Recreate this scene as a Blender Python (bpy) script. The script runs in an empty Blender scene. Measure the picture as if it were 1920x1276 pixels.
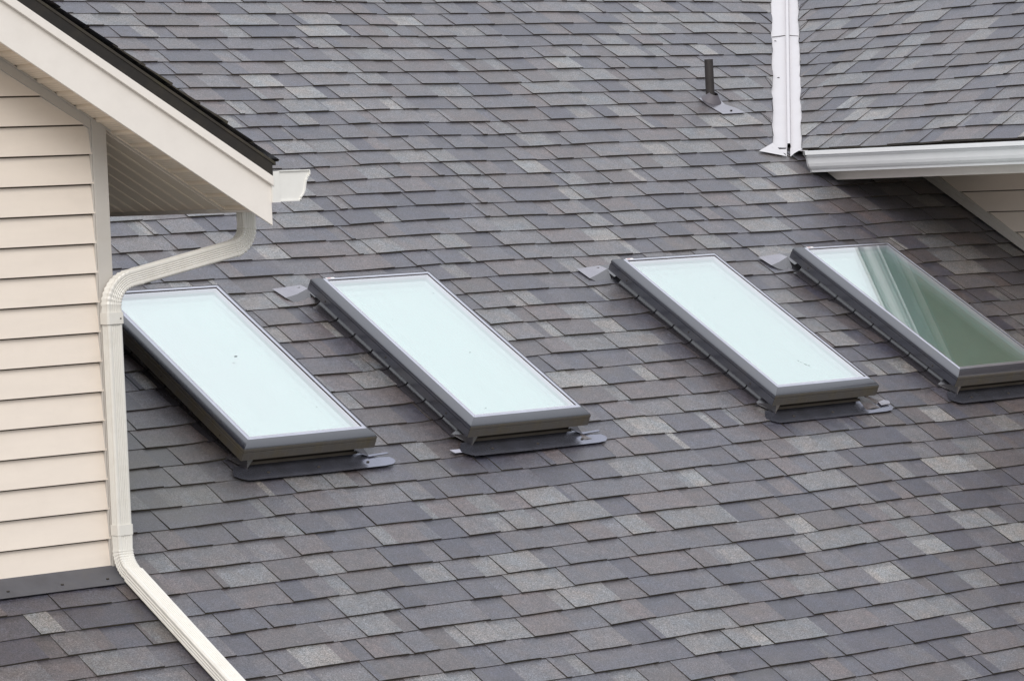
import bpy, math, random
from mathutils import Vector, Matrix
SC = bpy.context.scene
COL = SC.collection
R = math.radians
CZ = 6.2                       # camera height above the ground
T30, C30, S30 = math.tan(R(30)), math.cos(R(30)), math.sin(R(30))

# ------------------------------------------------------------------ camera
cd = bpy.data.cameras.new('camera'); cam = bpy.data.objects.new('camera', cd); COL.objects.link(cam)
ya, pi_, ro = R(39.72630), R(2.69594), R(-2.42470)
Fw = Vector((math.sin(ya)*math.cos(pi_), math.cos(ya)*math.cos(pi_), -math.sin(pi_)))
Rt = Vector((math.cos(ya), -math.sin(ya), 0)); Up = Rt.cross(Fw)
R_ = math.cos(ro)*Rt + math.sin(ro)*Up; U_ = -math.sin(ro)*Rt + math.cos(ro)*Up
M = Matrix((( R_.x, U_.x, -Fw.x), (R_.y, U_.y, -Fw.y), (R_.z, U_.z, -Fw.z)))
cam.matrix_world = Matrix.Translation((0, 0, CZ)) @ M.to_4x4()
cd.sensor_width = 36; cd.lens = 6522.64/1920*36; cd.clip_start = .1; cd.clip_end = 3000
SC.camera = cam

# ------------------------------------------------------------------ sky, sun, exposure
SUN_EL, SUN_ROT = R(40), R(222)         # rotation measured from +Y, clockwise
w = bpy.data.worlds.new('World'); SC.world = w; w.use_nodes = True
nt = w.node_tree; nt.nodes.clear()
o = nt.nodes.new('ShaderNodeOutputWorld'); bg = nt.nodes.new('ShaderNodeBackground')
sky = nt.nodes.new('ShaderNodeTexSky'); sky.sky_type = 'NISHITA'; sky.sun_disc = False
sky.sun_elevation = SUN_EL; sky.sun_rotation = SUN_ROT; sky.dust_density = 4; sky.air_density = 1.2
mx = nt.nodes.new('ShaderNodeMix'); mx.data_type = 'RGBA'; mx.inputs[0].default_value = .86
tcw = nt.nodes.new('ShaderNodeTexCoord'); sxyz = nt.nodes.new('ShaderNodeSeparateXYZ'); nt.links.new(tcw.outputs['Generated'], sxyz.inputs[0])
mrw = nt.nodes.new('ShaderNodeMapRange'); nt.links.new(sxyz.outputs[2], mrw.inputs[0])
mrw.inputs[1].default_value = 0; mrw.inputs[2].default_value = 1; mrw.inputs[3].default_value = .58; mrw.inputs[4].default_value = 1.55
cl = nt.nodes.new('ShaderNodeVectorMath'); cl.operation = 'SCALE'; cl.inputs[0].default_value = (9.85, 10.2, 10.85)    # overcast cloud layer, brighter overhead
nt.links.new(mrw.outputs[0], cl.inputs['Scale']); nt.links.new(cl.outputs[0], mx.inputs[7])
nt.links.new(sky.outputs[0], mx.inputs[6]); nt.links.new(mx.outputs[2], bg.inputs[0])
bg.inputs[1].default_value = .105
nt.links.new(bg.outputs[0], o.inputs[0])
sl = bpy.data.lights.new('sun', 'SUN'); sun = bpy.data.objects.new('sun', sl); COL.objects.link(sun)
sl.energy = 1.75; sl.angle = R(28); sl.color = (1, .95, .88)
sd = Vector((math.sin(SUN_ROT)*math.cos(SUN_EL), math.cos(SUN_ROT)*math.cos(SUN_EL), math.sin(SUN_EL)))
sun.rotation_euler = (-sd).to_track_quat('-Z', 'Y').to_euler()
SC.view_settings.view_transform = 'Standard'; SC.view_settings.look = 'None'
SC.view_settings.exposure = -0.04; SC.view_settings.gamma = 1

# ------------------------------------------------------------------ helpers
class MB:
    def __init__(s): s.v = []; s.f = []; s.m = []; s.c = []
    def quad(s, pts, mi=0, col=None):
        b = len(s.v); s.v += [tuple(p) for p in pts]; s.f.append(tuple(range(b, b+len(pts)))); s.m.append(mi)
        if col is not None: s.c += [col]*len(pts)
    def box(s, a, b, mi=0):
        x0, y0, z0 = a; x1, y1, z1 = b
        P = [(x0,y0,z0),(x1,y0,z0),(x1,y1,z0),(x0,y1,z0),(x0,y0,z1),(x1,y0,z1),(x1,y1,z1),(x0,y1,z1)]
        for q in ((0,3,2,1),(4,5,6,7),(0,1,5,4),(1,2,6,5),(2,3,7,6),(3,0,4,7)): s.quad([P[i] for i in q], mi)
    def prism(s, poly, d, mi=0):          # closed polygon extruded along vector d
        P = [Vector(p) for p in poly]; Q = [p+Vector(d) for p in P]; n = len(P)
        s.quad(P[::-1], mi); s.quad(Q, mi)
        for i in range(n): s.quad([P[i], P[(i+1)%n], Q[(i+1)%n], Q[i]], mi)
    def loft(s, rings, mi=0, closed=True, caps=False):
        b = len(s.v); n = len(rings[0])
        for r in rings: s.v += [tuple(p) for p in r]
        for k in range(len(rings)-1):
            for i in range(n if closed else n-1):
                j = (i+1) % n
                s.f.append((b+k*n+i, b+k*n+j, b+(k+1)*n+j, b+(k+1)*n+i)); s.m.append(mi)
        if caps:
            s.f.append(tuple(b+i for i in range(n))[::-1]); s.m.append(mi)
            s.f.append(tuple(b+(len(rings)-1)*n+i for i in range(n))); s.m.append(mi)
    def build(s, name, mats, parent=None, smooth=False, bevel=0, fixn=True):
        me = bpy.data.meshes.new(name); me.from_pydata(s.v, [], s.f)
        if not isinstance(mats, (list, tuple)): mats = [mats]
        for m in mats: me.materials.append(m)
        me.polygons.foreach_set('material_index', s.m)
        if s.c:
            a = me.color_attributes.new('tone', 'FLOAT_COLOR', 'POINT')
            a.data.foreach_set('color', [x for c in s.c for x in (c[0], c[1], c[2], 1)])
        me.update()
        if fixn:
            import bmesh
            bm = bmesh.new(); bm.from_mesh(me); bmesh.ops.remove_doubles(bm, verts=bm.verts, dist=1e-5)
            bmesh.ops.recalc_face_normals(bm, faces=bm.faces); bm.to_mesh(me); bm.free()
        if smooth:
            me.polygons.foreach_set('use_smooth', [True]*len(me.polygons))
            me.set_sharp_from_angle(angle=R(smooth if smooth is not True else 35))
        ob = bpy.data.objects.new(name, me); COL.objects.link(ob)
        if parent is not None: ob.parent = parent
        if bevel:
            b = ob.modifiers.new('bevel', 'BEVEL'); b.width = bevel; b.segments = 2; b.limit_method = 'ANGLE'
        return ob
def tag(o, label=None, cat=None, group=None, kind=None):
    for k, v in (('label', label), ('category', cat), ('group', group), ('kind', kind)):
        if v: o[k] = v
    return o
def empty(name, loc=(0,0,0), rot=(0,0,0)):
    e = bpy.data.objects.new(name, None); COL.objects.link(e); e.location = loc; e.rotation_euler = rot
    e.empty_display_size = .2; return e

# ------------------------------------------------------------------ materials
HH = 6.93
def RP(x, u, n=0):      # main roof: x along the courses, u up the slope, n above the surface
    return Vector((x, u*C30 - n*S30 + HH*S30, CZ + u*S30 + n*C30 - HH*C30))
RRX, RRZ = 13.715, .085
def newmat(name):
    m = bpy.data.materials.new(name); m.use_nodes = True
    b = m.node_tree.nodes['Principled BSDF']; return m, m.node_tree, b
def N(nt, t, **k):
    n = nt.nodes.new(t)
    for a, v in k.items():
        if isinstance(a, str) and hasattr(n, a): setattr(n, a, v)
    return n
def noise(nt, scale, detail=3, rough=.5, src='Object', vec=None):
    tc = N(nt, 'ShaderNodeTexCoord'); n = N(nt, 'ShaderNodeTexNoise')
    n.inputs['Scale'].default_value = scale; n.inputs['Detail'].default_value = detail; n.inputs['Roughness'].default_value = rough
    if vec:
        mp = N(nt, 'ShaderNodeMapping'); mp.inputs['Scale'].default_value = vec
        nt.links.new(tc.outputs[src], mp.inputs[0]); nt.links.new(mp.outputs[0], n.inputs['Vector'])
    else: nt.links.new(tc.outputs[src], n.inputs['Vector'])
    return n
def rng(nt, s, a, b, c, d):
    r = N(nt, 'ShaderNodeMapRange'); r.inputs[1].default_value = a; r.inputs[2].default_value = b
    r.inputs[3].default_value = c; r.inputs[4].default_value = d; nt.links.new(s, r.inputs[0]); return r.outputs[0]
def mult(nt, col, fac):
    v = N(nt, 'ShaderNodeVectorMath', operation='SCALE')
    nt.links.new(col, v.inputs[0]); nt.links.new(fac, v.inputs['Scale']); return v.outputs[0]
def mixc(nt, fac, a, b):
    m = N(nt, 'ShaderNodeMix'); m.data_type = 'RGBA'
    if isinstance(fac, (int, float)): m.inputs[0].default_value = fac
    else: nt.links.new(fac, m.inputs[0])
    for i, x in ((6, a), (7, b)):
        if isinstance(x, tuple): m.inputs[i].default_value = (*x, 1)
        else: nt.links.new(x, m.inputs[i])
    return m.outputs[2]
def bump(nt, b, h, dist, strength=1):
    n = N(nt, 'ShaderNodeBump'); n.inputs['Distance'].default_value = dist; n.inputs['Strength'].default_value = strength
    nt.links.new(h, n.inputs['Height']); nt.links.new(n.outputs[0], b.inputs['Normal'])

def paint(name, col, rough=.45, var=.06, dirt=None, dirtamt=0, metallic=0, bmp=0, spec=.5, streak=(3, 3, 3)):
    m, t, b = newmat(name)
    n = noise(t, 4, 5, .6, vec=streak)
    rgb = N(t, 'ShaderNodeRGB'); rgb.outputs[0].default_value = (*col, 1)
    c = mult(t, rgb.outputs[0], rng(t, n.outputs[0], .3, .7, 1-var, 1+var))
    if dirt:
        n2 = noise(t, 9, 6, .7)
        c = mixc(t, rng(t, n2.outputs[0], .5, .75, 0, dirtamt), c, dirt)
    t.links.new(c, b.inputs['Base Color'])
    t.links.new(rng(t, n.outputs[0], .3, .7, rough*.85, rough*1.15), b.inputs['Roughness'])
    b.inputs['Metallic'].default_value = metallic; b.inputs['Specular IOR Level'].default_value = spec
    if bmp:
        n3 = noise(t, 60, 3); bump(t, b, n3.outputs[0], bmp)
    return m
def shingle_mat():
    m, t, b = newmat('shingle_granules')
    a = N(t, 'ShaderNodeAttribute'); a.attribute_name = 'tone'
    g1 = noise(t, 200, 2, .7); g2 = noise(t, 110, 3, .7); g3 = noise(t, 1.3, 4, .6); g4 = noise(t, 17, 4, .7); g7 = noise(t, 9, 4, .7, src='Object')
    c = mult(t, a.outputs['Color'], rng(t, g1.outputs[0], .3, .7, .08, 1.92))
    c = mult(t, c, rng(t, g2.outputs[0], .3, .7, .55, 1.45))
    c = mult(t, c, rng(t, g4.outputs[0], .3, .7, .80, 1.20))
    tint = N(t, 'ShaderNodeVectorMath', operation='MULTIPLY'); t.links.new(c, tint.inputs[0]); t.links.new(mixc(t, rng(t, g7.outputs[0], .35, .65, 0, 1), (1.08, .985, .93), (.93, 1.0, 1.08)), tint.inputs[1]); c = tint.outputs[0]
    c = mult(t, c, rng(t, g3.outputs[0], .3, .7, .95, 1.06))
    g5 = noise(t, 3.1, 6, .7)
    c = mixc(t, rng(t, g5.outputs[0], .52, .78, 0, .22), c, (.135, .118, .085))    # faint lichen film
    geo = N(t, 'ShaderNodeNewGeometry'); vd = N(t, 'ShaderNodeVectorMath', operation='DISTANCE'); t.links.new(geo.outputs['Position'], vd.inputs[0])
    vd.inputs[1].default_value = RP(7.75, 9.75); g6 = noise(t, 6, 5, .7)      # a mossy patch beside the left skylight
    mm = N(t, 'ShaderNodeMath', operation='MULTIPLY'); t.links.new(rng(t, vd.outputs['Value'], .05, .7, 1, 0), mm.inputs[0]); t.links.new(rng(t, g6.outputs[0], .32, .62, .15, .75), mm.inputs[1])
    c = mixc(t, mm.outputs[0], c, (.072, .066, .040))
    sp = N(t, 'ShaderNodeTexVoronoi'); sp.inputs['Scale'].default_value = 95
    tc = N(t, 'ShaderNodeTexCoord'); t.links.new(tc.outputs['Object'], sp.inputs['Vector'])
    c = mixc(t, rng(t, sp.outputs['Distance'], .0, .16, .35, 0), c, (.34, .34, .33))
    t.links.new(c, b.inputs['Base Color'])
    b.inputs['Roughness'].default_value = .40; b.inputs['Specular IOR Level'].default_value = .5; b.inputs['IOR'].default_value = 1.86
    b.inputs['Sheen Weight'].default_value = .12; b.inputs['Sheen Roughness'].default_value = .3; b.inputs['Sheen Tint'].default_value = (.93, .96, 1, 1)
    bump(t, b, g1.outputs[0], .0012, .8)
    return m
SH = shingle_mat()
EDGE = paint('asphalt_edge', (.042, .035, .028), .9, .3, (.07, .065, .03), .5)
SIDING = paint('cream_vinyl_siding', (.79, .705, .622), .55, .025, (.5, .43, .36), .10, streak=(1, 1, 5))
TRIM = paint('cream_trim_paint', (.82, .77, .72), .5, .02, (.6, .53, .45), .08, bmp=.0003)
CORNER = paint('tan_corner_vinyl', (.53, .50, .465), .5, .03, (.4, .35, .28), .15)
DRIP = paint('dark_drip_edge', (.014, .0105, .008), .55, .2, (.05, .04, .025), .4)
SOFFITM = paint('beige_soffit', (.80, .71, .61), .55, .03)
WHITE = paint('white_gutter_aluminium', (.84, .85, .87), .33, .02, (.55, .56, .55), .12, bmp=.0003)
CAPW = paint('white_gutter_end', (.78, .77, .74), .4, .02, (.6, .58, .5), .15)
DOWN = paint('offwhite_downspout', (.72, .70, .655), .33, .03, (.45, .41, .34), .28, streak=(6, 6, 1))
VALLEY = paint('white_valley_metal', (.53, .515, .535), .45, .03, (.6, .57, .55), .2, bmp=.0005)
def coated(name, col, ior, rough, dirt=None, dirtamt=0, metallic=0, bmp=.0003):
    m = paint(name, col, rough, .08, dirt, dirtamt, metallic, bmp); m.node_tree.nodes['Principled BSDF'].inputs['IOR'].default_value = ior; return m
BRIGHT = coated('rail_sky_highlight', (.50, .50, .56), 1.8, .2, (.2, .18, .15), .15, .8, .0001)  # sky highlight along the rails' inner edge, put into a lighter metal colour
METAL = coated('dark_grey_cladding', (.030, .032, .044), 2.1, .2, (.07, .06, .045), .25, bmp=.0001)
FLASH = coated('dark_flashing', (.25, .255, .31), 1.6, .22, (.09, .08, .06), .30, .85, .0006)
LIGHTF = coated('pale_skylit_flashing', (.35, .335, .365), 1.6, .24, (.3, .27, .25), .25, .9, .0006)  # pale metal; on wing and tab the sky's reflection is in the colour
FLASHD = coated('dull_step_flashing', (.045, .042, .05), 2.0, .25, (.07, .06, .045), .35)
CURB = paint('dark_curb', (.045, .036, .030), .7, .2, (.08, .06, .035), .5)
NAIL = paint('rusty_nail', (.035, .028, .022), .7, .2)
BROWN = paint('dusty_brown_upstand', (.13, .11, .09), .6, .1)
PIPE = paint('black_vent_pipe', (.028, .023, .023), .6, .2, (.08, .07, .06), .4)
RUBBER = paint('grey_boot', (.11, .10, .115), .6, .1)
LAPSHADE = paint('lap_shadow_backing', (.085, .065, .045), .8, .2)  # dark colour standing in for the shadow under each siding lap
SPACER = paint('silver_spacer', (.40, .40, .47), .4, .02)
STICK = paint('white_sticker', (.85, .83, .82), .4, .02)
PINK = paint('faded_red_print', (.60, .35, .35), .5, .05)
YELLOW = paint('mossy_grime', (.13, .105, .05), .7, .3)
# dark cladding with mossy grime in its seams (front rail)
def grimy():
    m, t, b = newmat('grimy_cladding')
    n = noise(t, 14, 6, .7); n2 = noise(t, 9, 5, .7, vec=(12, 1, .6))
    c = mixc(t, rng(t, n.outputs[0], .42, .7, 0, .75), (.115, .105, .095), (.13, .105, .055))
    c = mixc(t, rng(t, n2.outputs[0], .5, .72, 0, .4), c, (.19, .175, .14))
    t.links.new(c, b.inputs['Base Color']); b.inputs['Metallic'].default_value = .3; b.inputs['Roughness'].default_value = .55
    return m
GRIMY = grimy()
def glass_mats():
    # outer pane: thin, clear, reflecting; inner pane: coated, strongly reflecting over a dim green room
    m = bpy.data.materials.new('outer_pane'); m.use_nodes = True; t = m.node_tree; t.nodes.clear()
    o = N(t, 'ShaderNodeOutputMaterial'); x = N(t, 'ShaderNodeMixShader')
    tr = N(t, 'ShaderNodeBsdfTransparent'); tr.inputs[0].default_value = (.97, .985, .98, 1)
    gl = N(t, 'ShaderNodeBsdfGlossy'); gl.inputs['Roughness'].default_value = .015; gl.inputs[0].default_value = (.98, .96, .955, 1)
    lf = N(t, 'ShaderNodeLayerWeight'); lf.inputs[0].default_value = .5
    lw = N(t, 'ShaderNodeMath', operation='POWER'); t.links.new(lf.outputs['Facing'], lw.inputs[0]); lw.inputs[1].default_value = 1.3
    t.links.new(lw.outputs[0], x.inputs[0]); t.links.new(tr.outputs[0], x.inputs[1]); t.links.new(gl.outputs[0], x.inputs[2])
    dd = N(t, 'ShaderNodeBsdfDiffuse'); dd.inputs[0].default_value = (.42, .41, .38, 1); x2 = N(t, 'ShaderNodeMixShader')     # film of dust, heavier in streaks
    dn = noise(t, 7, 6, .7, vec=(1.6, .35, 1)); t.links.new(rng(t, dn.outputs[0], .45, .75, .0, .02), x2.inputs[0])
    t.links.new(x.outputs[0], x2.inputs[1]); t.links.new(dd.outputs[0], x2.inputs[2]); t.links.new(x2.outputs[0], o.inputs[0])
    m2 = bpy.data.materials.new('coated_inner_pane'); m2.use_nodes = True; t = m2.node_tree; t.nodes.clear()
    o = N(t, 'ShaderNodeOutputMaterial'); x = N(t, 'ShaderNodeMixShader'); x.inputs[0].default_value = .76
    df = N(t, 'ShaderNodeBsdfDiffuse'); df.inputs[0].default_value = (.01, .27, .215, 1)
    gl = N(t, 'ShaderNodeBsdfGlossy'); gl.inputs['Roughness'].default_value = .02; gl.inputs[0].default_value = (.85, .945, .90, 1)
    t.links.new(df.outputs[0], x.inputs[1]); t.links.new(gl.outputs[0], x.inputs[2]); t.links.new(x.outputs[0], o.inputs[0])
    return m, m2
GLASS, INNER = glass_mats()
def bounce_ground():  # unseen ground, made paler to bounce light up into the soffit
    m, t, b = newmat('pale_ground'); n = noise(t, .4, 8, .7)
    t.links.new(mixc(t, rng(t, n.outputs[0], .3, .7, 0, 1), (.17, .165, .14), (.25, .24, .21)), b.inputs['Base Color'])
    b.inputs['Roughness'].default_value = .9; return m

# ------------------------------------------------------------------ roof frames
def RR(y, u, n=0):      # cross gable: y along the eave, u up the slope
    return Vector((RRX + u*C30 - n*S30, y, CZ + RRZ + u*S30 + n*C30))
TW = .607; AW = math.atan(TW); CW, SW = math.cos(AW), math.sin(AW)
LX, LZ = 8.03, .098    # left wing eave edge (roof surface)
def RL(y, u, n=0):      # left wing roof, up towards -X
    return Vector((LX - u*CW + n*SW, y, CZ + LZ + u*SW + n*CW))
def xv(u): return C30*u + 3.172            # valley on the main roof

PAL = [((.054,.053,.067), 5), ((.068,.067,.080), 7), ((.084,.082,.091), 8), ((.097,.086,.088), 5),
       ((.080,.072,.074), 5), ((.106,.104,.109), 5), ((.142,.143,.142), 3), ((.178,.180,.174), 2), ((.124,.127,.129), 4)]
PALW = [tuple(max(.03, (v-.092)*1.18+.092)*q for v, q in zip(c, (.90, .86, .87))) for c, k in PAL for _ in range(k)]
SKY = []     # skylight x positions (glass left edge), glass bottom u
SKX = [8.357, 9.567, 11.414, 12.664]; SKU = 9.692
GW, GL = .588, 1.19
def lift(x, u):         # shingles ride up over the step flashing beside the skylights
    h = 0
    for s in SKX:
        if SKU-.1 < u < SKU+GL+.15:
            for d, e in ((s-.02-x, .09), (x-s-GW-.02, .07)):
                if 0 <= d < .16: h = max(h, .010*(1-d/.16)**2)
    return h
def shingles(mb, P, x0f, x1f, u0, n, expo, seed, step=.07, lf=None, clip=None):
    rd = random.Random(seed)
    P0 = P
    if clip: P = lambda x, u, n: P0(clip(x, u), u, n)
    ph = [rd.uniform(0, 6.28) for _ in range(8)]
    def sag(x, u): return .0035*math.sin(x*1.7+ph[0]+u*.5)+.0025*math.sin(x*4.1+ph[1]-u*1.3)+.003*math.sin(u*2.3+ph[2]+x*.3)
    for i in range(n):
        ub = u0 + i*expo + rd.uniform(-.0018, .0018)
        x0, x1 = x0f(ub), x1f(ub)
        if x1 - x0 < .03: continue
        a1, a2, a3 = rd.uniform(0, 6.28), rd.uniform(0, 6.28), rd.uniform(0, 6.28)
        def wav(x): return .0030*math.sin(x*2.6+a1)+.0016*math.sin(x*7.3+a2)+.0010*math.sin(x*19+a3)
        # shingle joints every metre: slight vertical offset between neighbours
        cuts = []; x = x0; up = rd.random() < .5
        while x < x1:
            wd = rd.choice((.11, .15, .18, .21, .25, .29, .33)) * rd.uniform(.85, 1.15) if up else rd.choice((.08, .11, .14, .17, .20, .24))*rd.uniform(.85, 1.15)
            if rd.random() < .06: wd = rd.uniform(.02, .04)
            cuts.append((x, min(x+wd, x1), up)); x += wd; up = not up
        coffs = []; x = x0; c = rd.choice(PALW)
        while x < x1:
            wd = rd.uniform(.10, .34); nc = rd.choice(PALW)
            coffs.append((x+wd, c)); x += wd; c = nc
        ci = 0; prev_off = 0
        for (xa, xb, up) in cuts:
            off = rd.uniform(-.0012, .0012)
            jt = rd.uniform(-.007, .007)
            skt, skb = rd.uniform(-.004, .004), rd.uniform(-.004, .004)
            bands = []; s = xa
            follow = rd.random() < .62         # most tabs carry one colour, others change midway
            if follow:
                bands = [(xa, xb, rd.choice(PALW))]
            else:
                while ci < len(coffs)-1 and coffs[ci][0] <= xa: ci += 1
                k = ci
                while s < xb:
                    e = min(coffs[min(k, len(coffs)-1)][0], xb) if k < len(coffs) else xb
                    if e - s > .012: bands.append((s, e, coffs[min(k, len(coffs)-1)][1])); s = e
                    elif e >= xb: 
                        if bands: bands[-1] = (bands[-1][0], xb, bands[-1][2])
                        else: bands.append((s, xb, coffs[min(k, len(coffs)-1)][1]))
                        s = xb
                    k += 1
            tb = .0050 + (.0042 if up else 0); tt = .0014 if up else .0002
            shade = rd.random() < .35
            for (ba, bb, c) in bands:
                v = rd.uniform(.93, 1.07); c = (c[0]*v, c[1]*v, c[2]*v)
                ns = max(1, int((bb-ba)/step+.5))
                for k in range(ns):
                    xs, xe = ba+(bb-ba)*k/ns, ba+(bb-ba)*(k+1)/ns
                    pts = []
                    rows = ((0, 0), (.45, .4), (.74, .68), (.82, .76), (1.13, 1))
                    cols = []
                    for xx in (xs, xe):
                        tfrac = (xx-xa)/(xb-xa+1e-9)
                        col = []
                        for (r, q) in rows:
                            uu = ub + wav(xx)*(1-q) + off*(1-q) + r*expo
                            nn = tb + (tt-tb)*q + sag(xx, uu) + (lf(xx, uu) if lf else 0)
                            sk = (skb*(1-tfrac)*(1-q) + skt*(1-tfrac)*q) + jt*tfrac*(.5-q)*0
                            col.append(P(xx+sk if up else xx, uu, nn))
                        ue = ub+wav(xx)+off
                        col.append(P(xx, ue, -.004 + sag(xx, ue)))
                        cols.append(col)
                    A, B = cols
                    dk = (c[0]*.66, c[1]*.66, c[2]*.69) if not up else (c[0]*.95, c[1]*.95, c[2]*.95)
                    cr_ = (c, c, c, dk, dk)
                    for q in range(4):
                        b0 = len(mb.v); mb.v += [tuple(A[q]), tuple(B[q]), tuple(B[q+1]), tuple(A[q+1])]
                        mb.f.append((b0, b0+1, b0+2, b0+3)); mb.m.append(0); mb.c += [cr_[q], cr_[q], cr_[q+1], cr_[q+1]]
                    mb.quad((A[5], B[5], B[0], A[0]), 1, c)
            if up:                               # exposed side edges of the raised tab
                for xx in (xa, xb):
                    ta = ub+wav(xx)+off; s_ = sag(xx, ta); l0 = lf(xx, ta) if lf else 0
                    s2 = sag(xx, ub+expo); l2 = lf(xx, ub+expo) if lf else 0
                    k0 = skb if xx == xa else 0; k1 = skt if xx == xa else 0
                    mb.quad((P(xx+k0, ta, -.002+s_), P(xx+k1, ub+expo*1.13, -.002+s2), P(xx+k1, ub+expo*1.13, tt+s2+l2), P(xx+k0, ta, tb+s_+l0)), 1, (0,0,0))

# ================================================================== setting
g = MB(); g.quad([(-900,-900,0),(1200,-900,0),(1200,1500,0),(-900,1500,0)])
tag(g.build('ground', bounce_ground()), kind='structure')

# ================================================================== main house
house = tag(empty('house', (12, 12, 0)), 'large grey shingled roof with a white valley and a cross gable at right', 'house')
def hb(mb, name, mats, parent=None, **k):
    """build with vertices given in world space under the house root"""
    o_ = (12, 12, 0); mb.v = [(a-o_[0], b-o_[1], c-o_[2]) for a, b, c in mb.v]
    return mb.build(name, mats, parent or house, **k)
E0 = .015 + .143*38       # 5.449
NC = 88
UT = E0 + NC*.143
XL0, XR0 = .6, 23.0
mb = MB()
UV0 = 12.16              # where the valley starts
rv = random.Random(5)
def right_end(u):
    if u < UV0 - .06: return 14.50 if u > 6.6+1.2 else XR0
    return xv(u)+.12
UFRONT = (10.0 - HH*S30)/C30     # slope coordinate where the cross gable's front wall stands
def right_end2(u):
    if u < UFRONT: return XR0
    return right_end(u)
def clipv(x, u):
    return min(x, xv(u)-.132+.006*math.sin(u*17)+.003*math.sin(u*41)) if u > UV0-.01 else x
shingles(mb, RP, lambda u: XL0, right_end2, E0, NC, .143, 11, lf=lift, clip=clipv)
deck = MB()
roof = hb(mb, 'main_roof', [SH, EDGE], fixn=False)
d = MB(); d.prism([RP(XL0, E0+.01, -.012), RP(XR0, E0+.01, -.012), RP(XR0, UT, -.012), RP(XL0, UT, -.012)], (0, 0, -.16))
rz = RP(0, UT, 0)
d.quad([RP(XL0, UT, 0), RP(XR0, UT, 0), (XR0, rz.y+6, rz.z-6*T30), (XL0, rz.y+6, rz.z-6*T30)])
hb(d, 'roof_deck', EDGE)
# body walls below the main roof
wy0 = RP(0, E0, 0).y + .5; wz = RP(0, E0, -.3).z + .2
wl = MB(); wl.box((XL0+.4, wy0, 0), (XR0-.4, rz.y+5.4, wz))
hb(wl, 'wall', SIDING)
# gable-end infill of the main roof
gi = MB()
for xx in (XL0+.4, XR0-.42):
    gi = MB(); gi.prism([(xx, wy0, wz), (xx, rz.y, rz.z-.35), (xx, rz.y+5.4, wz)], (.02, 0, 0)); hb(gi, 'gable_wall', SIDING)

# ---- cross gable roof (right)
mb = MB()
YF2 = 9.75
def yv(u): return RRX + u*C30 + .293
rv2 = random.Random(8)
def P2(x, u, n): return RR(24 - x, u, n)      # run from far (valley) to near so tab edges face the near side
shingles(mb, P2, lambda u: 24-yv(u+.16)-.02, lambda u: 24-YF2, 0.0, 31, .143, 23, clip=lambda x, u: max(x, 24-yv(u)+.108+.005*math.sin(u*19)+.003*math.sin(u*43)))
hb(mb, 'cross_gable_roof', [SH, EDGE], fixn=False)
RIDX = RRX + 31*.143*C30; RIDZ = CZ + RRZ + 31*.143*S30
d = MB()
pl_ = [RR(YF2+.01, .004, -.012), RR(yv(0)-.1, .004, -.012), RR(yv(31*.143)-.1, 31*.143, -.012), RR(YF2+.01, 31*.143, -.012)]
d.prism(pl_, (0, 0, -.035))
d.quad([(RIDX, YF2, RIDZ), (RIDX, yv(4.43), RIDZ), (2*RIDX-RRX, yv(0), CZ+RRZ), (2*RIDX-RRX, YF2, CZ+RRZ)])
hb(d, 'cross_gable_deck', EDGE)
# fascia + soffit + siding wall
YE = 13.76
f = MB(); f.box((13.745, YF2, CZ-.095), (13.765, 13.665, CZ+.075)); f.box((13.739, YF2, CZ+.02), (13.7445, 13.70, CZ+.07))
f.quad([(13.745, 13.665, CZ-.095), (13.745, 13.95, CZ+.075), (13.745, 13.665, CZ+.075)])
hb(f, 'fascia', TRIM)
s = MB(); s.box((13.765, YF2+.02, CZ-.088), (14.45, 13.74, CZ-.076)); hb(s, 'soffit', SOFFITM)
WX = 14.45
sd_ = MB()
zb = -.307+.232; k = 0
rz_ = lambda y: (.5*y-HH)/C30         # main roof height (camera-relative) at y
while zb > -3.2:
    zb2 = zb-.116
    # the course is clipped to the sloping base line
    y_far_top = (zb*C30+HH)/.5 - .03; y_far_bot = (zb2*C30+HH)/.5 - .03
    a = (WX, y_far_top, CZ+zb); 
    yb = 10.0
    if y_far_bot > yb:
        T = [(WX-.001, yb, CZ+zb-.006), (WX-.001, min(y_far_top, 14.1), CZ+zb-.006)]
        B = [(WX-.018, yb, CZ+zb2), (WX-.018, y_far_bot, CZ+zb2)]
        sd_.quad([B[0], B[1], T[1], T[0]])
        sd_.quad([(WX, yb, CZ+zb2), (WX, y_far_bot, CZ+zb2), B[1], B[0]])
    zb = zb2
hb(sd_, 'siding_wall', SIDING)
bk = MB(); bk.box((WX, 10.0, CZ-3.3), (WX+.1, 14.3, CZ-.08)); hb(bk, 'wall_backing', LAPSHADE)  # seen through the lap gaps as painted shadow lines
tr = MB()
for n0, n1, dx in ((.045, .068, .020), (.012, .045, .024)):
    yA, yB = 10.0, 14.0
    q = [(WX-dx, y, CZ+rz_(y)+n/C30) for y, n in ((yA, n0), (yB, n0), (yB, n1), (yA, n1))]
    tr.prism(q, (dx-.001, 0, 0))
hb(tr, 'base_trim', CORNER)
fw = MB()      # front gable wall of the cross gable
fw.prism([(WX+.002, 10.0, CZ-2.3), (2*RIDX-WX, 10.0, CZ-2.3), (2*RIDX-WX, 10.0, CZ+.3), (RIDX, 10.0, RIDZ-.1), (WX+.002, 10.0, CZ+.3)], (0, .08, 0))
hb(fw, 'gable_wall', SIDING)
rk = MB()
for sgn in (-1, 1):
    ex = RIDX + sgn*(RIDX-13.745)
    rk.prism([(RIDX, YF2, RIDZ-.05), (ex, YF2, CZ+.075-.02), (ex, YF2, CZ-.11), (RIDX, YF2, RIDZ-.23)], (0, -.02, 0))
hb(rk, 'rake_board', TRIM)
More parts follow.
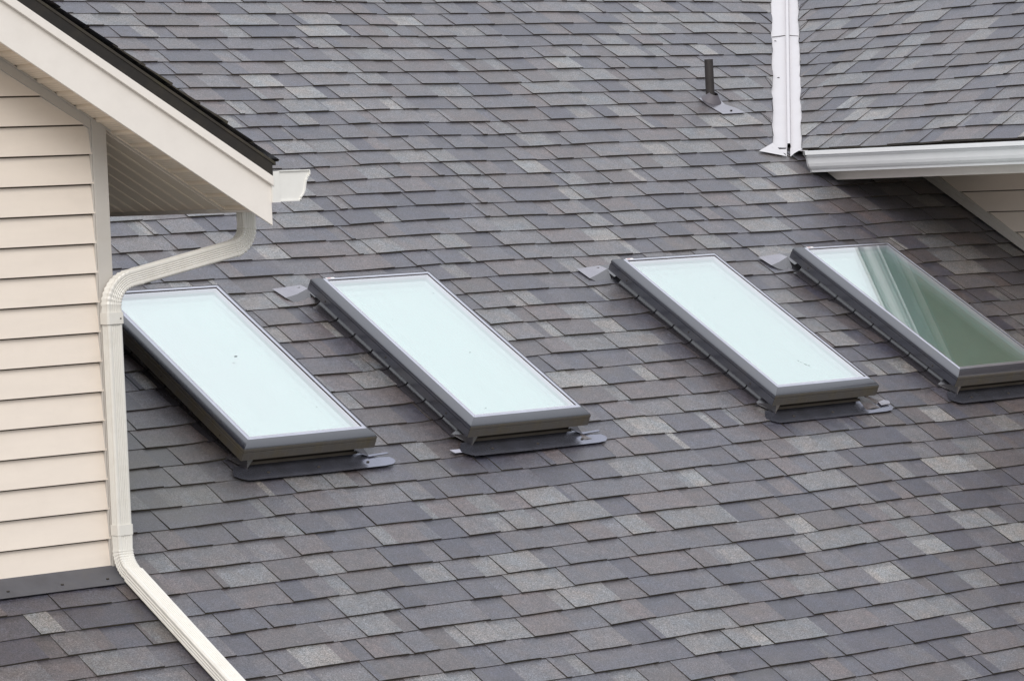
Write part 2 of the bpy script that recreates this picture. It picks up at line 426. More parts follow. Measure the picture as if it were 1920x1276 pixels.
# ---- valley flashing
mb = MB()
rvv = random.Random(3)
nseg = 60; L = []; 
us = [UV0 + (UT-1.5-UV0)*k/nseg for k in range(nseg+1)]
def vp(u, a, n):     # a<0 on main roof side, a>0 on cross gable side; a measured horizontally
    if a <= 0: return RP(xv(u)+a, u, n)
    ur = (xv(u)-RRX)/C30
    return RR(yv(ur)-a, ur, n)
rows = []
for j, u in enumerate(us):
    jl = .140 + .003*math.sin(u*9)+.002*math.sin(u*23+1)+rvv.uniform(-.001, .001)
    jr = .146 + .003*math.sin(u*8+2)+.002*math.sin(u*21)+rvv.uniform(-.001, .001)
    wv = .002*math.sin(u*11)+.0015*math.sin(u*31)
    c = vp(u, 0, 0)
    lz = .007 + .004*abs(math.sin(u*7))
    row = [vp(u, -.165, -.010), vp(u, -.105, -.002+wv), vp(u, -.018, .008), c+Vector((-.011, 0, .011)), c+Vector((-.007, .0, .040)), c+Vector((.007, -.007, .040)),
           c+Vector((.011, -.011, .011)), vp(u, .018, .008), vp(u, .085, -.002-wv), vp(u, .150, -.010)]
    rows.append(row)
mb.loft(rows, closed=False)
# lower tips
u = UV0
mb.quad([vp(u, -.130, .0105), vp(u, -.018, .010), vp(u-.09, -.02, .010), vp(u-.05, -.03, .010)])
mb.quad([vp(u, .018, .010), vp(u, .118, .0105), vp(u-.055, .05, .012), vp(u-.09, .02, .012)])
mb.quad([vp(u+.07, -.13, .013), vp(u-.085, -.022, .013), vp(u-.012, -.235, .012)])
val = hb(mb, 'valley_flashing', VALLEY, smooth=30, fixn=False)
sm = MB()
for uu in (13.55,):      # lap seam
    rowa = [vp(uu, -.125, -.001), vp(uu, -.018, .0085), vp(uu, .018, .0085), vp(uu, .100, -.001)]
    sm.prism([rowa[0], rowa[1], rowa[1]+Vector((-.002, .004, .003)), rowa[0]+Vector((-.002, .004, .003))], (0, 0, .0012))
    sm.prism([rowa[2], rowa[3], rowa[3]+Vector((-.002, .004, .003)), rowa[2]+Vector((-.002, .004, .003))], (0, 0, .0012))
hb(sm, 'lap_seam', NAIL, parent=None)
nl = MB()
for uu, a in ((13.49, -.115), (13.02, -.09)):
    nl = MB(); p = vp(uu, a, .004); nl.prism([p, p+Vector((.022, 0, -.002)), p+Vector((.020, .004, .003))], (0, 0, .002)); hb(nl, 'flashing_nail', NAIL)

# ================================================================== left wing (gabled house part in front left)
wing = tag(empty('gabled_house', (6, 12, CZ-1.6)), 'cream lap sided gable wall with sloping eave and tan vented soffit at left', 'house')
def wb(mb, name, mats, parent=None, **k):
    o_ = (6, 12, CZ-1.6); mb.v = [(a-o_[0], b-o_[1], c-o_[2]) for a, b, c in mb.v]
    return mb.build(name, mats, parent or wing, **k)
YW, YF = 11.345, 11.06
XC = 7.42; RX = 5.0                      # wall corner, ridge x
EX = 8.0                                  # eave end of the rake boards
def zl(z8, x): return CZ + z8 + TW*(EX-x)   # any line parallel to the rake, given its height at the eave end
zs = -.096                                # soffit
# siding: each lap a real wedge
sd_ = MB()
zb = -1.446; k = 0
ZTOP = zs + TW*(EX-RX)
while zb < ZTOP:
    zt = zb + .1143; ztt = zt - .006
    def xr(z): return min(7.36, EX-(z-zs)/TW-.0) if z > zs + TW*(EX-7.36) else 7.36
    xl = lambda z: max(2*RX-7.36, 2*RX-xr(z))
    sd_.quad([(xl(zb), YW-.0165, CZ+zb), (xr(zb), YW-.0165, CZ+zb), (xr(zt), YW-.001, CZ+ztt), (xl(zt), YW-.001, CZ+ztt)])
    sd_.quad([(xl(zb), YW, CZ+zb), (xr(zb), YW, CZ+zb), (xr(zb), YW-.0165, CZ+zb), (xl(zb), YW-.0165, CZ+zb)])
    zb = zt
wb(sd_, 'siding', SIDING)
bw = MB()
x2 = 2*RX-XC
bw.prism([(x2, YW, CZ-1.44), (XC-.004, YW, CZ-1.44), (XC-.004, YW, zl(zs, XC)), (RX, YW, zl(zs, RX)), (x2, YW, zl(zs, XC))], (0, .06, 0))
bw.box((XC-.06, YW+.061, CZ-1.4), (XC-.004, 13.6, zl(zs, XC)-.0)); bw.box((x2, YW+.061, CZ-1.4), (x2+.06, 13.6, zl(zs, XC)))
wb(bw, 'wall', LAPSHADE)  # dark sheet behind the siding, paints the shadow lines between laps
cb = MB(); cb.prism([(7.355, YW-.020, CZ-1.475), (XC, YW-.020, CZ-1.475), (XC, YW-.020, zl(zs, XC)-.003), (7.355, YW-.020, zl(zs, 7.355)-.003)], (0, .09, 0)); cb.box((7.349, YW-.016, CZ-1.46), (7.3545, YW-.001, zl(zs, 7.355)-.01))
wb(cb, 'corner_board', CORNER, bevel=.002)
jt = MB()     # trim under the soffit, along the rake
jt.prism([(7.353, YW-.018, zl(zs-.004, 7.353)), (RX, YW-.018, zl(zs-.004, RX)), (RX, YW-.018, zl(zs-.046, RX)), (7.353, YW-.018, zl(zs-.046, 7.353))], (0, .017, 0))
jt.prism([(XC+.02, YW-.023, zl(zs-.001, XC+.02)), (RX, YW-.023, zl(zs-.001, RX)), (RX, YW-.023, zl(zs-.008, RX)), (XC+.02, YW-.023, zl(zs-.008, XC+.02))], (0, .004, 0))
wb(jt, 'rake_trim', CORNER)
# rake soffit: panels with grooves running out from the wall
sf = MB(); PW = .0995
def strip(mb, x0, x1, y0, y1, z8, n):     # slab on the soffit plane
    mb.quad([(x0, y0, zl(z8, x0)-n), (x1, y0, zl(z8, x1)-n), (x1, y1, zl(z8, x1)-n), (x0, y1, zl(z8, x0)-n)])
def slope_prof(mb, xs, prof, y0, y1):     # profile (dist along slope, drop) repeated
    pass
xg = EX-.02; dxp = PW*CW
while xg > RX:
    pr = [(0, 0), (.0, .0), (.002, .005), (.012, .005), (.014, -.010), (.024, -.010), (.028, 0), (PW, 0)]
    pts = [(xg - a*CW, a, b) for a, b in pr]
    for (xa, a, b1), (xb, c, b2) in zip(pts[1:], pts[2:]):
        sf.quad([(xa, YF+.0102, zl(zs, xa)-b1), (xb, YF+.0102, zl(zs, xb)-b2), (xb, YW-.005, zl(zs, xb)-b2), (xa, YW-.005, zl(zs, xa)-b1)])
    xg -= dxp
def soff_mat(name, horiz):
    m, t, b = newmat(name)
    tc = N(t, 'ShaderNodeTexCoord'); wv = N(t, 'ShaderNodeTexWave'); wv.wave_type = 'BANDS'; wv.bands_direction = 'X' if horiz else 'Y'
    wv.inputs['Scale'].default_value = 26 if horiz else 26; wv.inputs['Distortion'].default_value = 0
    wv2 = N(t, 'ShaderNodeTexWave'); wv2.wave_type = 'BANDS'; wv2.bands_direction = 'Y' if horiz else 'X'; wv2.inputs['Scale'].default_value = 60
    t.links.new(tc.outputs['Object'], wv.inputs[0]); t.links.new(tc.outputs['Object'], wv2.inputs[0])
    c = mixc(t, rng(t, wv.outputs['Fac'], .55, .85, 0, .16), (.88, .76, .62), (.45, .37, .28))
    t.links.new(c, b.inputs['Base Color']); b.inputs['Roughness'].default_value = .55
    bump(t, b, wv.outputs['Fac'], .002, .6)
    return m
wb(sf, 'rake_soffit', soff_mat('vented_soffit_rake', True))
# eave soffit: panels running down the slope
se = MB(); y = YW+.028
while y < 13.5:
    pr = [(0, 0), (.002, .003), (.008, .003), (.010, -.006), (.016, -.006), (.019, 0), (.0995, 0)]
    for (a, b1), (c, b2) in zip(pr, pr[1:]):
        se.quad([(EX-.022, y+a, zl(zs, EX-.022)-b1+.003), (XC-.01, y+a, zl(zs, XC-.01)-b1+.003), (XC-.01, y+c, zl(zs, XC-.01)-b2+.003), (EX-.022, y+c, zl(zs, EX-.022)-b2+.003)])
    y += .0995
wb(se, 'eave_soffit', soff_mat('vented_soffit_eave', False))
ht = MB()
for ya_, yb_, n in ((YW-.006, YW+.004, .006), (YW+.004, YW+.022, .004), (YW+.022, YW+.030, .007)):
    ht.prism([(EX-.022, ya_, zl(zs, EX-.022)-n), (XC+.001, ya_, zl(zs, XC+.001)-n), (XC+.001, yb_, zl(zs, XC+.001)-n), (EX-.022, yb_, zl(zs, EX-.022)-n)], (0, 0, .012))
wb(ht, 'soffit_divider', SOFFITM)
# rake boards
def board(name, z0, z1, y, d, mat, x1=EX, x0=RX, cut=0, **k):
    b = MB()
    for sgn in (1, -1):
        X = lambda x: x if sgn == 1 else 2*RX-x
        b.prism([(X(x1), y, zl(z0, x1)), (X(x0), y, zl(z0, x0)), (X(x0), y, zl(z1, x0)), (X(x1), y, zl(z1, x1))], (0, d, 0))
    return wb(b, name, mat, **k)
board('rake_fascia', -.153, .020, YF, .010, TRIM, bevel=.0015)
board('rake_crown', .004, .041, YF-.016, .0155, TRIM, x1=EX+.003, bevel=.0015)
board('drip_edge', .0415, .100, YF-.013, .030, DRIP, x1=EX+.002)
# eave fascia, backing
ef = MB(); ef.box((EX-.022, YF+.0105, CZ-.097), (EX-.002, 13.6, CZ+.06)); wb(ef, 'eave_fascia', TRIM)
# wing roof shingles
mb = MB()
Lsl = (LX-RX)/CW
nc = int(Lsl/.143)+1
rw = random.Random(77)
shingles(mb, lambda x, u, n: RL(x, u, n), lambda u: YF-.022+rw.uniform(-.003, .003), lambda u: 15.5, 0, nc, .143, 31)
wr = wb(mb, 'shingle_roof', [SH, EDGE], fixn=False)
d = MB()
d.prism([RL(YF-.016, .01, -.010), RL(15.5, .01, -.010), RL(15.5, Lsl, -.010), RL(YF-.016, Lsl, -.010)], (0, 0, -.012))
d.quad([(RX, YF-.02, CZ+LZ+Lsl*SW), (RX, 15.5, CZ+LZ+Lsl*SW), (2*RX-LX, 15.5, CZ+LZ), (2*RX-LX, YF-.02, CZ+LZ)])
wb(d, 'roof_deck', EDGE)
# apron flashing at the foot of the wall
ap = MB()
ub = 9.10; pts = [RP(2.6, ub+.02, .022), RP(7.405, ub+.02, .022), RP(7.36, ub-.118, .014), RP(2.6, ub-.128, .014)]
ap.prism(pts, RP(0,0,.0015)-RP(0,0,0))
apo = wb(ap, 'apron_flashing', paint('dusty_apron', (.085, .085, .096), .42, .15, (.12, .11, .10), .4))
na = MB()
for px in (6.845, 7.085, 7.29):
    na = MB(); na.box(RP(px, ub-.085, .016)-Vector((.006, .004, 0)), RP(px, ub-.085, .016)+Vector((.006, .004, .006))); wb(na, 'nail', NAIL, bevel=.002)

# ================================================================== gutters
def kprof(sx):      # K-style section: x outward from the fascia, z relative to top of back
    return [(0, 0), (0, -.118), (.098, -.118), (.101, -.106), (.110, -.098), (.119, -.086), (.125, -.070), (.128, -.052), (.131, -.040), (.139, -.030), (.139, -.023), (.150, -.021), (.150, 0.0), (.143, .001), (.141, -.004)]
def gutter(name, x0, sgn, z0, ya_, yb_, mat, label, capy, capmat, parts=True):
    root = tag(empty(name, (x0, min(ya_, yb_), CZ+z0)), label, 'gutter')
    b = MB(); pr = kprof(1); oy = min(ya_, yb_)
    outer = [(sgn*x, z) for x, z in pr]
    inner = [(sgn*(x-.0012 if x > .02 else x+.0012), z+.0012 if z < -.05 else z) for x, z in pr]
    b.loft([[(x, y-oy, z) for x, z in outer] for y in (ya_, yb_)], closed=False)
    b.loft([[(x, y-oy, z+.0006) for x, z in inner] for y in (ya_, yb_)], closed=False)
    b.build('trough', mat, root)
    c = MB(); cp = [(sgn*x, z) for x, z in pr[:-2]]
    c.prism([(x, capy-oy, z) for x, z in cp], (0, .004, 0))
    # raised rim round the cap
    for (a, b_) in zip(cp[1:], cp[2:]):
        dx, dz = b_[0]-a[0], b_[1]-a[1]; l = math.hypot(dx, dz); nx, nz = -dz/l*.005, dx/l*.005
        if sgn < 0: nx, nz = -nx, -nz
        c.prism([(a[0], capy-oy-.006, a[1]), (b_[0], capy-oy-.006, b_[1]), (b_[0]+nx, capy-oy-.006, b_[1]+nz), (a[0]+nx, capy-oy-.006, a[1]+nz)], (0, .012, 0))
    c.build('end_cap', capmat, root)
    return root
gr = gutter('gutter', 13.7375, -1, .070, 13.76, YF2, WHITE, 'long white gutter along the eave of the right cross gable', 13.758, WHITE)
gl_ = gutter('gutter', 8.035, 1, .057, YF-.004, 13.6, WHITE, 'gutter with open white end cap at the tip of the left cream rake', YF-.006, CAPW)
fl = MB(); fl.box((-.036, -.006, -.120), (.0, .004, .002)); fl.build('mounting_flange', CAPW, gl_)
lp = MB(); lp.box((.0, -.008, .0), (.148, .020, .004)); lp.build('top_lip', CAPW, gl_)

# ================================================================== downspout
dsr = tag(empty('downspout', (7.385, 11.293, CZ-1.45)), 'off white ribbed downspout bending down the cream wall corner and onto the shingles', 'downspout')
def prof(wd, dp, ribs=True):
    """closed section; first axis s (across), second axis f (front)"""
    hw, hd = wd/2, dp/2; P = []
    nr = 4
    m = .10*wd
    # front side from left to right with ribs
    def side(x0, y0, x1, y1, nx, ny, n, flat=.0):
        out = []
        L_ = math.hypot(x1-x0, y1-y0); 
        for i in range(n):
            c0 = .20 + .60*(i+.0)/n; w_ = .60/n
            for fr, dd in ((.0, 0), (.30, -.0028), (.55, -.0028), (.85, 0)):
                t_ = c0 + w_*fr
                out.append((x0+(x1-x0)*t_+nx*dd, y0+(y1-y0)*t_+ny*dd))
        return out
    r = .006
    P += [(-hw+r, hd)] + (side(-hw, hd, hw, hd, 0, 1, 5) if ribs else []) + [(hw-r, hd), (hw, hd-r)]
    P += (side(hw, hd, hw, -hd, 1, 0, 3) if ribs else []) + [(hw, -hd+r), (hw-r, -hd), (-hw+r, -hd), (-hw, -hd+r)]
    P += (side(-hw, -hd, -hw, hd, -1, 0, 3) if ribs else []) + [(-hw, hd-r)]
    return P
def ring(c, S, Fv, pr, k=1.0): return [c + S*(x*k) + Fv*(y*k) for x, y in pr]
DO = Vector((7.385, 11.293, CZ-1.45))
WD, DP = .070, .055
PR = prof(WD, DP); PRS = prof(WD+.004, DP+.004, False)
Yd = 11.293
def arc_pts(p0, p1, p2, r, n):
    """rounded corner at p1"""
    a = (p0-p1).normalized(); b = (p2-p1).normalized(); ang = a.angle(b); d_ = r/math.tan(ang/2)
    A = p1+a*d_; B = p1+b*d_; bis = (a+b).normalized(); C = p1+bis*(r/math.sin(ang/2))
    va, vb = A-C, B-C; tot = va.angle(vb); ax = va.cross(vb).normalized(); out = []
    for i in range(n+1):
        q = Matrix.Rotation(tot*i/n, 3, ax); out.append(C+q@va)
    return out
def P3(x, z): return Vector((x, Yd, CZ+z))
k0, k1, k2, k3 = P3(8.040, -.045), P3(8.040, -.225), P3(7.385, -.348), P3(7.385, -1.462)
k4 = RP(7.385, 8.0, .052) ; k3 = Vector((7.385, Yd, 0)); 
# elbow corner where the vertical drop meets a line .05 above the roof
uu = (Yd + .045*S30 - HH*S30)/C30; k3 = RP(7.385, uu, .045); k4 = RP(7.385, 6.0, .036)
def seg(name, pts, tang, fixF=None, fixS=None, pr=PR, crimp=0, mat=DOWN, parent=dsr):
    b = MB(); rings = []
    n = len(pts)
    for i, p in enumerate(pts):
        T = tang[i].normalized()
        if fixF is not None: Fv = fixF; S = T.cross(Fv).normalized()
        else: S = fixS; Fv = S.cross(T).normalized()
        if S.x < -.0: S = -S
        if fixF is None and Fv.y > 0: Fv = -Fv
        if crimp and i % 2 == 1 and 0 < i < n-1: rings.append(ring(p-DO, S, Fv, pr, 1-crimp))
        else: rings.append(ring(p-DO, S, Fv, pr, 1.0))
    b.loft(rings, caps=True)
    return b.build(name, mat, parent, smooth=25)
def tangs(pts):
    return [(pts[min(i+1, len(pts)-1)]-pts[max(i-1, 0)]) for i in range(len(pts))]
FY = Vector((0, -1, 0)); FX = Vector((1, 0, 0))
a1 = arc_pts(k0, k1, k2, .085, 18); a2 = arc_pts(k1, k2, k3, .105, 18); a3 = arc_pts(k2, k3, k4, .10, 16)
def Svec(T): return None
def mk(name, pts, F=None, S=None, crimp=0, pr=PR):
    return seg(name, pts, tangs(pts), F, S, pr, crimp)
# for the upper run the section turns within the X-Z plane
def upper(name, pts, crimp=0, pr=PR):
    b = MB(); rings = []; tg = tangs(pts)
    for i, p in enumerate(pts):
        T = tg[i].normalized(); S = Vector((-T.z, 0, T.x))
        k_ = 1-crimp if (crimp and i % 2 == 1 and 0 < i < len(pts)-1) else 1
        rings.append(ring(p-DO, S, FY, pr, k_))
    b.loft(rings, caps=True); return b.build(name, DOWN, dsr, smooth=25)
upper('elbow', [k0]+a1, .085)
d12 = (a2[0]-a1[-1])
upper('offset_pipe', [a1[-1]-d12.normalized()*.02, a2[0]+d12.normalized()*.01], pr=prof(WD-.003, DP-.003))
upper('elbow', [a2[0]-d12.normalized()*.05]+a2+[a2[-1]+Vector((0,0,-.03))], .085)
upper('straight_pipe', [a2[-1]+Vector((0,0,-.02)), a3[0]+Vector((0,0,.02))], pr=prof(WD-.004, DP-.004))
zc = a2[-1].z-.045
bd = upper('joint_band', [Vector((7.385, Yd, zc+.022)), Vector((7.385, Yd, zc-.022))], pr=prof(WD+.005, DP+.006, False))
zc2 = a3[0].z + .075
upper('joint_band', [Vector((7.385, Yd, zc2+.02)), Vector((7.385, Yd, zc2-.02))], pr=prof(WD+.002, DP+.003, False))
sc_ = MB(); q = Vector((7.405, Yd-DP/2-.004, zc-.002))-DO; sc_.box(q-Vector((.0025,.001,.0025)), q+Vector((.0025,.001,.0025))); sc_.build('screw', NAIL, bd)
def lower(name, pts, crimp=0, pr=PR):
    b = MB(); rings = []; tg = tangs(pts)
    for i, p in enumerate(pts):
        T = tg[i].normalized(); Fv = Vector((0, T.z, -T.y))
        k_ = 1-crimp if (crimp and i % 2 == 1 and 0 < i < len(pts)-1) else 1
        rings.append(ring(p-DO, FX, Fv, pr, k_))
    b.loft(rings, caps=True); return b.build(name, DOWN, dsr, smooth=25)
lower('elbow', [a3[0]+Vector((0,0,.08))]+a3+[a3[-1]+(k4-a3[-1]).normalized()*.06], .06)
lower('roof_run_pipe', [a3[-1]+(k4-a3[-1]).normalized()*.02, k4], pr=prof(WD+.004, DP+.002))

# ================================================================== vent pipe
vr = empty('vent_pipe', RP(13.595, 12.745, 0)); vo = Vector(vr.location)
tag(vr, 'short black plumbing vent pipe with grey boot standing on the upper roof', 'vent pipe')
ax = Vector((-.012, 0, 1)).normalized()
def tube(c0, c1, r0, r1, n=20, inner=0):
    d_ = (c1-c0).normalized(); s = d_.cross(Vector((0, 1, 0))).normalized(); t_ = d_.cross(s)
    return [[c + s*math.cos(6.2832*i/n)*r + t_*math.sin(6.2832*i/n)*r for i in range(n)] for c, r in ((c0, r0), (c1, r1))]
b = MB(); c0 = Vector((0, 0, -.02)); top = ax*.245
r_ = tube(c0, top, .0255, .0250); b.loft(r_); b.loft([r_[1], tube(c0, top, .02, .021)[1], tube(c0, top-ax*.06, .02, .021)[1]]); b.build('pipe', PIPE, vr, smooth=40)
Nn = RP(0,0,1)-RP(0,0,0); Uu = RP(0,1,0)-RP(0,0,0); Xx = Vector((1,0,0))
b = MB(); rings = []
for (r, h) in ((.062, .012), (.058, .020), (.042, .036), (.030, .052), (.0265, .058)):
    rings.append([Xx*math.cos(6.2832*i/24)*r + Uu*math.sin(6.2832*i/24)*r*.95 + Nn*h for i in range(24)])
b.loft(rings); b.build('boot', RUBBER, vr, smooth=60)
b = MB()
pl = [(-.055, -.150), (.090, -.150), (.135, -.172), (.045, -.18), (-.06, -.18)]
pl = [(-.075, .03), (-.078, -.055), (-.050, -.165), (.132, -.158), (.110, -.100), (.060, -.055), (.075, .03)]
b.prism([Xx*x + Uu*u_ + Nn*.0135 for x, u_ in pl], Nn*.0015)
b.build('flashing_plate', LIGHTF, vr)
b = MB(); p = Xx*.045+Uu*-.13+Nn*.016; b.box(p-Vector((.006,.005,.002)), p+Vector((.006,.005,.004))); b.build('nail', NAIL, vr, bevel=.002)

# ================================================================== skylights
FP = [(0, .125), (0, .1385), (.0006, .1415), (.004, .1425), (.010, .1417), (.016, .1404), (.022, .1385), (.028, .1361), (.034, .1330), (.040, .1294), (.046, .1251), (.050, .1215), (.053, .1170), (.054, .1120),
      (.054, .1035), (.0515, .1025), (.0515, .1000), (.0545, .0990), (.0545, .0640), (.0500, .0620), (.0440, .0640), (.0440, .080)]
def rail(a, b, out, cut):
    """mitred rail from a to b (inner glass line); out = outward normal; the ends are mitred outwards"""
    mb = MB(); A = Vector(a); B = Vector(b); O = Vector(out); d_ = (B-A).normalized(); ring_a = []; ring_b = []
    for o_, z in FP:
        ring_a.append(A - d_*(o_-.0005) + O*o_ + Vector((0,0,z))); ring_b.append(B + d_*(o_-.0005) + O*o_ + Vector((0,0,z)))
    n = max(2, int((B-A).length/.2)); rings = []
    for k in range(n+1): rings.append([p.lerp(q, k/n) for p, q in zip(ring_a, ring_b)])
    mb.loft(rings, closed=False); return mb
LABS = ['white reflecting skylight partly behind the off white downspout, leftmost of the row',
        'white reflecting skylight second from left, with a flat flashing wing at its top corner',
        'brightest white reflecting skylight third from left, with dark squiggle stain near its bottom edge',
        'skylight at right edge reflecting the cross gable as dark green glass with pale stripes']
def skylight(i):
    X = SKX[i]
    root = empty('skylight', RP(X, SKU, 0), (R(30), 0, 0)); tag(root, LABS[i], 'skylight', 'roof skylights in a row')
    rl = {}
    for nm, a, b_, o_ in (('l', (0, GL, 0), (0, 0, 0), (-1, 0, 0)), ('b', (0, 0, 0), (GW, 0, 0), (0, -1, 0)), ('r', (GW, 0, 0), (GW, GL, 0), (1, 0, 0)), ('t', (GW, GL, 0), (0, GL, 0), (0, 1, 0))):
        m = rail(a, b_, o_, 0)
        if nm == 'b':      # grimy lower face of the front rail
            nf = len(FP)-1
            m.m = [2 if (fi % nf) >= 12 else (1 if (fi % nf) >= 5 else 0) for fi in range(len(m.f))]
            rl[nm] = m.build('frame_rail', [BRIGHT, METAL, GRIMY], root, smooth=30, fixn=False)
        else:
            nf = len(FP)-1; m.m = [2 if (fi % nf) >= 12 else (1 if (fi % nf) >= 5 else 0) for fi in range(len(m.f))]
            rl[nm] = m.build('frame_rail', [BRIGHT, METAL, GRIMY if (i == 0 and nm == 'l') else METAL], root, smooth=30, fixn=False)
    # corner key at the mitres
    for (cx, cy, sx, sy) in ((0, 0, -1, -1), (GW, 0, 1, -1), (0, GL, -1, 1), (GW, GL, 1, 1)):
        k_ = MB(); pts = [(cx+sx*(o_-.001), cy+sy*(o_-.001), z-.0012) for o_, z in FP[2:18]]
        rr_ = [[Vector(p)+Vector((-sx*sy*e if False else e*(1 if sx*sy < 0 else -1)*.7, e*.7, 0)) for p in pts] for e in (-.002, .002)]
        k_.loft(rr_, closed=False); k_.build('corner_joint', CURB, root)
    for yy in (.12, .60, 1.10):
        s_ = MB(); s_.loft([[Vector((-.0548-dx, yy+.0042*math.cos(6.28*j/10)*kk, .082+.0042*math.sin(6.28*j/10)*kk)) for j in range(10)] for dx, kk in ((-.002, 1), (.0015, 1), (.0018, .6))], caps=True)
        s_.build('screw', NAIL, rl['l'])
    # glass unit
    gp = MB(); gp.quad([(0, 0, .1375), (GW, 0, .1375), (GW, GL, .1375), (0, GL, .1375)]); gp.build('glass_pane', GLASS, root, fixn=False)
    ip = MB(); ip.quad([(0, 0, .1215), (GW, 0, .1215), (GW, GL, .1215), (0, GL, .1215)]); ip.build('inner_pane', INNER, root, fixn=False)
    sp = MB()
    for a, b_ in (((0, 0), (.010, GL)), ((GW-.010, 0), (GW, GL)), ((.010, 0), (GW-.010, .010)), ((.010, GL-.010), (GW-.010, GL))):
        sp.box((*a, .1217), (*b_, .1368))
    sp.build('glass_spacer', SPACER, root)
    # gasket line
    gk = MB()
    for a, b_ in (((-.0005, 0), (.003, GL)), ((GW-.003, 0), (GW+.0005, GL)), ((.003, -.0005), (GW-.003, .003)), ((.003, GL-.003), (GW-.003, GL+.0005))):
        gk.box((*a, .1378), (*b_, .1392))
    gk.build('gasket', CURB, root)
    # curb
    cu = MB(); t_ = .03
    cu.box((.0, 0, 0), (t_, GL, .085)); cu.box((GW-t_, 0, 0), (GW, GL, .085)); cu.box((t_, 0, 0), (GW-t_, t_, .085)); cu.box((t_, GL-t_, 0), (GW-t_, GL, .085))
    cu.box((t_+.001, t_+.001, .02), (GW-t_-.001, GL-t_-.001, .115))
    cu.build('curb', CURB, root)
    # step flashing left and right, one piece per course
    k0_ = math.ceil((SKU-.02-.015)/.143); 
    for side in (0, 1):
        for j in range(9):
            ub_ = .015+.143*(k0_+j) - SKU - .012; ut_ = ub_+.150
            if ub_ > GL-.02: break
            st = MB(); rings = []
            for yy, up_ in ((ub_, .0045), (ub_+.075, .0025), (ut_, .0005)):
                sec = [(-.052, .006), (-.030, .0085), (-.020, .0115), (-.012, .018), (-.006, .028), (-.0035, .040), (-.003, .066)]
                if side == 0: rings.append([Vector((x-up_, yy, z+up_)) for x, z in sec])
                else: rings.append([Vector((GW-x+up_, yy, z+up_)) for x, z in sec])
            st.loft(rings, closed=False); 
            st.build('step_flashing', FLASHD, root, smooth=50, fixn=False)
    # apron flashing below
    ap = MB(); pts = []
    outl = [(-.050, -.020), (-.085, -.062), (-.095, -.085), (-.080, -.105), (-.045, -.128), (.3, -.131), (.670, -.128), (.715, -.122), (.740, -.105), (.745, -.085), (.730, -.068), (.66, -.060), (.62, -.020)]
    if i == 3: outl = outl
    ap.prism([(x, y, .0142) for x, y in outl], (0, 0, .0010))
    au = MB(); au.prism([(-.004, -.020, .0156), (GW+.004, -.020, .0156), (GW+.004, -.009, .022), (-.004, -.009, .022)], (0, -.0012, 0))
    au.build('flashing_upstand', BROWN, root)
    apo = ap.build('apron_flashing', FLASH, root)
    for xx in (.08, .34, .60) if i != 3 else (.06, .33, .6):
        n_ = MB(); n_.prism([(xx+.008*math.cos(a_*1.047), -.090+.006*math.sin(a_*1.047), .0154) for a_ in range(6)], (0, 0, .003)); 
        n_.build('nail', NAIL, apo)
    # bent corner at lower left
    cl = MB()
    cl.quad([(-.048, .055, .012), (-.004, -.048, .016), (-.004, -.030, .060), (-.004, .05, .060)])
    cl.quad([(-.004, -.048, .016), (.042, -.020, .050), (.0, -.022, .062), (-.004, -.030, .060)])
    cl.quad([(-.050, .055, .015), (-.047, .055, .016), (-.002, -.050, .020), (-.006, -.052, .016)])
    cl.build('folded_corner', FLASHD, root, fixn=False)
    # lower right corner: folded tab and loose strip
    cr = MB()
    if i == 2:
        rings = []
        for k_ in range(9):
            a_ = k_/8; rings.append([Vector((GW-.02+.115*a_, -.045-.035*a_+.012*math.sin(a_*3), .060-.050*a_**.6+.010*math.sin(a_*4))), Vector((GW+.01+.125*a_, -.015-.045*a_, .062-.046*a_**.6))])
        cr.loft(rings, closed=False)
        cr.prism([(GW+.085, -.085, .022), (GW+.150, -.080, .022), (GW+.160, -.060, .024), (GW+.140, -.045, .024), (GW+.09, -.055, .022)], (0, 0, .0012))
    elif i != 3:
        cr.quad([(GW-.030, -.030, .044), (GW+.012, -.035, .052), (GW+.040, -.056, .020), (GW-.02, -.04, .036)])
        cr.quad([(GW+.012, -.035, .052), (GW+.010, .02, .055), (GW+.055, -.02, .016), (GW+.040, -.056, .020)])
        cr.prism([(GW+.038, -.060, .019), (GW+.150, -.048, .017), (GW+.150, -.038, .017), (GW+.040, -.046, .019)], (0, 0, .003))
    if cr.v: cr.build('folded_tab', LIGHTF if i == 2 else FLASH, root, fixn=False)
    if i == 1:
        tb = MB(); tb.prism([(-.130, -.090, .013), (-.075, -.090, .013), (-.090, -.064, .013), (-.142, -.064, .013)], (0, 0, .0012)); tb.build('loose_metal_tab', SPACER, root)
    # head flashing wing at upper left
    hw = MB()
    a_ = .010 if i == 2 else (.004 if i == 3 else 0)
    fold = [(-.150, 1.262-a_, .014), (-.075, 1.278, .020), (0, 1.305, .030)]
    upr = [(-.168+a_, 1.350, .012), (-.085, 1.356, .014), (0, 1.362, .016)]
    for q in range(2): hw.quad([fold[q], fold[q+1], upr[q+1], upr[q]])
    so = hw.build('head_flashing', LIGHTF, root, fixn=False); hw = MB()
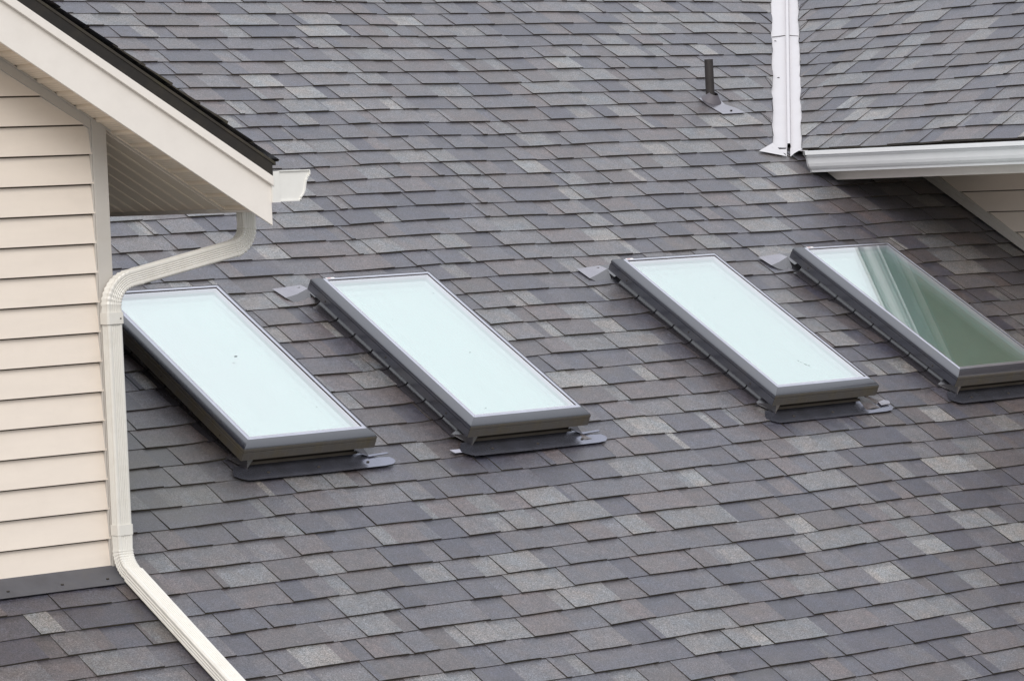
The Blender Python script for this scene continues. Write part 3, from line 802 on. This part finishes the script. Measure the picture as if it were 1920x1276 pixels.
    low = [(-.150, 1.262-a_, .014), (-.128, 1.228, .010), (-.077, 1.208, .006), (-.020, 1.222, .004), (0, 1.255, .008)]
    if i != 0:
        hw.quad([low[0], low[1], fold[1]]); hw.quad([low[1], low[2], fold[1]]); hw.quad([low[2], low[3], fold[2], fold[1]]); hw.quad([low[3], low[4], fold[2]])
    hw.quad([(0, 1.24, .02), (GW, 1.24, .02), (GW+.12, 1.36, .012), (0, 1.362, .016)])
    hw.quad([(0, 1.24, .02), (GW, 1.24, .02), (GW, 1.195, .07), (0, 1.195, .07)])
    hw.build('folded_flap', FLASHD, so, fixn=False)  # same sheet as the wing; its missing sky reflection painted as darker metal
    # maker's sticker on the top rail, no readable print
    st = MB(); st.prism([(.0, GL+.006, .1428), (.048, GL+.006, .1428), (.048, GL+.020, .1400), (.0, GL+.020, .1400)], (0, 0, .0008)); sto = st.build('sticker', STICK, rl['t'])
    st = MB(); st.prism([(.008, GL+.009, .1433), (.026, GL+.009, .1433), (.026, GL+.017, .1417), (.008, GL+.017, .1417)], (0, 0, .0005)); st.build('sticker_print', PINK, rl['t'])
    return root
sks = [skylight(i) for i in range(4)]
def speck(root, pts):
    m = MB()
    for (x, y, a, b_, r) in pts:
        m.quad([(x+a*math.cos(j*.785)*math.cos(r)-b_*math.sin(j*.785)*math.sin(r), y+a*math.cos(j*.785)*math.sin(r)+b_*math.sin(j*.785)*math.cos(r), .1382) for j in range(8)])
    return m.build('dirt_speck', NAILD, root, fixn=False)
NAILD = paint('dried_dirt', (.16, .18, .19), .8, .2)
speck(sks[0], [(.33, .62, .010, .005, .2), (.47, .18, .002, .002, 0)])
speck(sks[1], [(.34, .50, .004, .003, 0), (.12, .82, .003, .002, 0), (.10, .05, .003, .003, 0), (.5, 1.02, .003, .002, 0)])
speck(sks[2], [(.30, .19, .006, .002, 1.2), (.305, .175, .003, .003, 0), (.318, .155, .010, .0025, 2.0), (.33, .142, .004, .004, 0), (.26, .80, .002, .002, 0)])
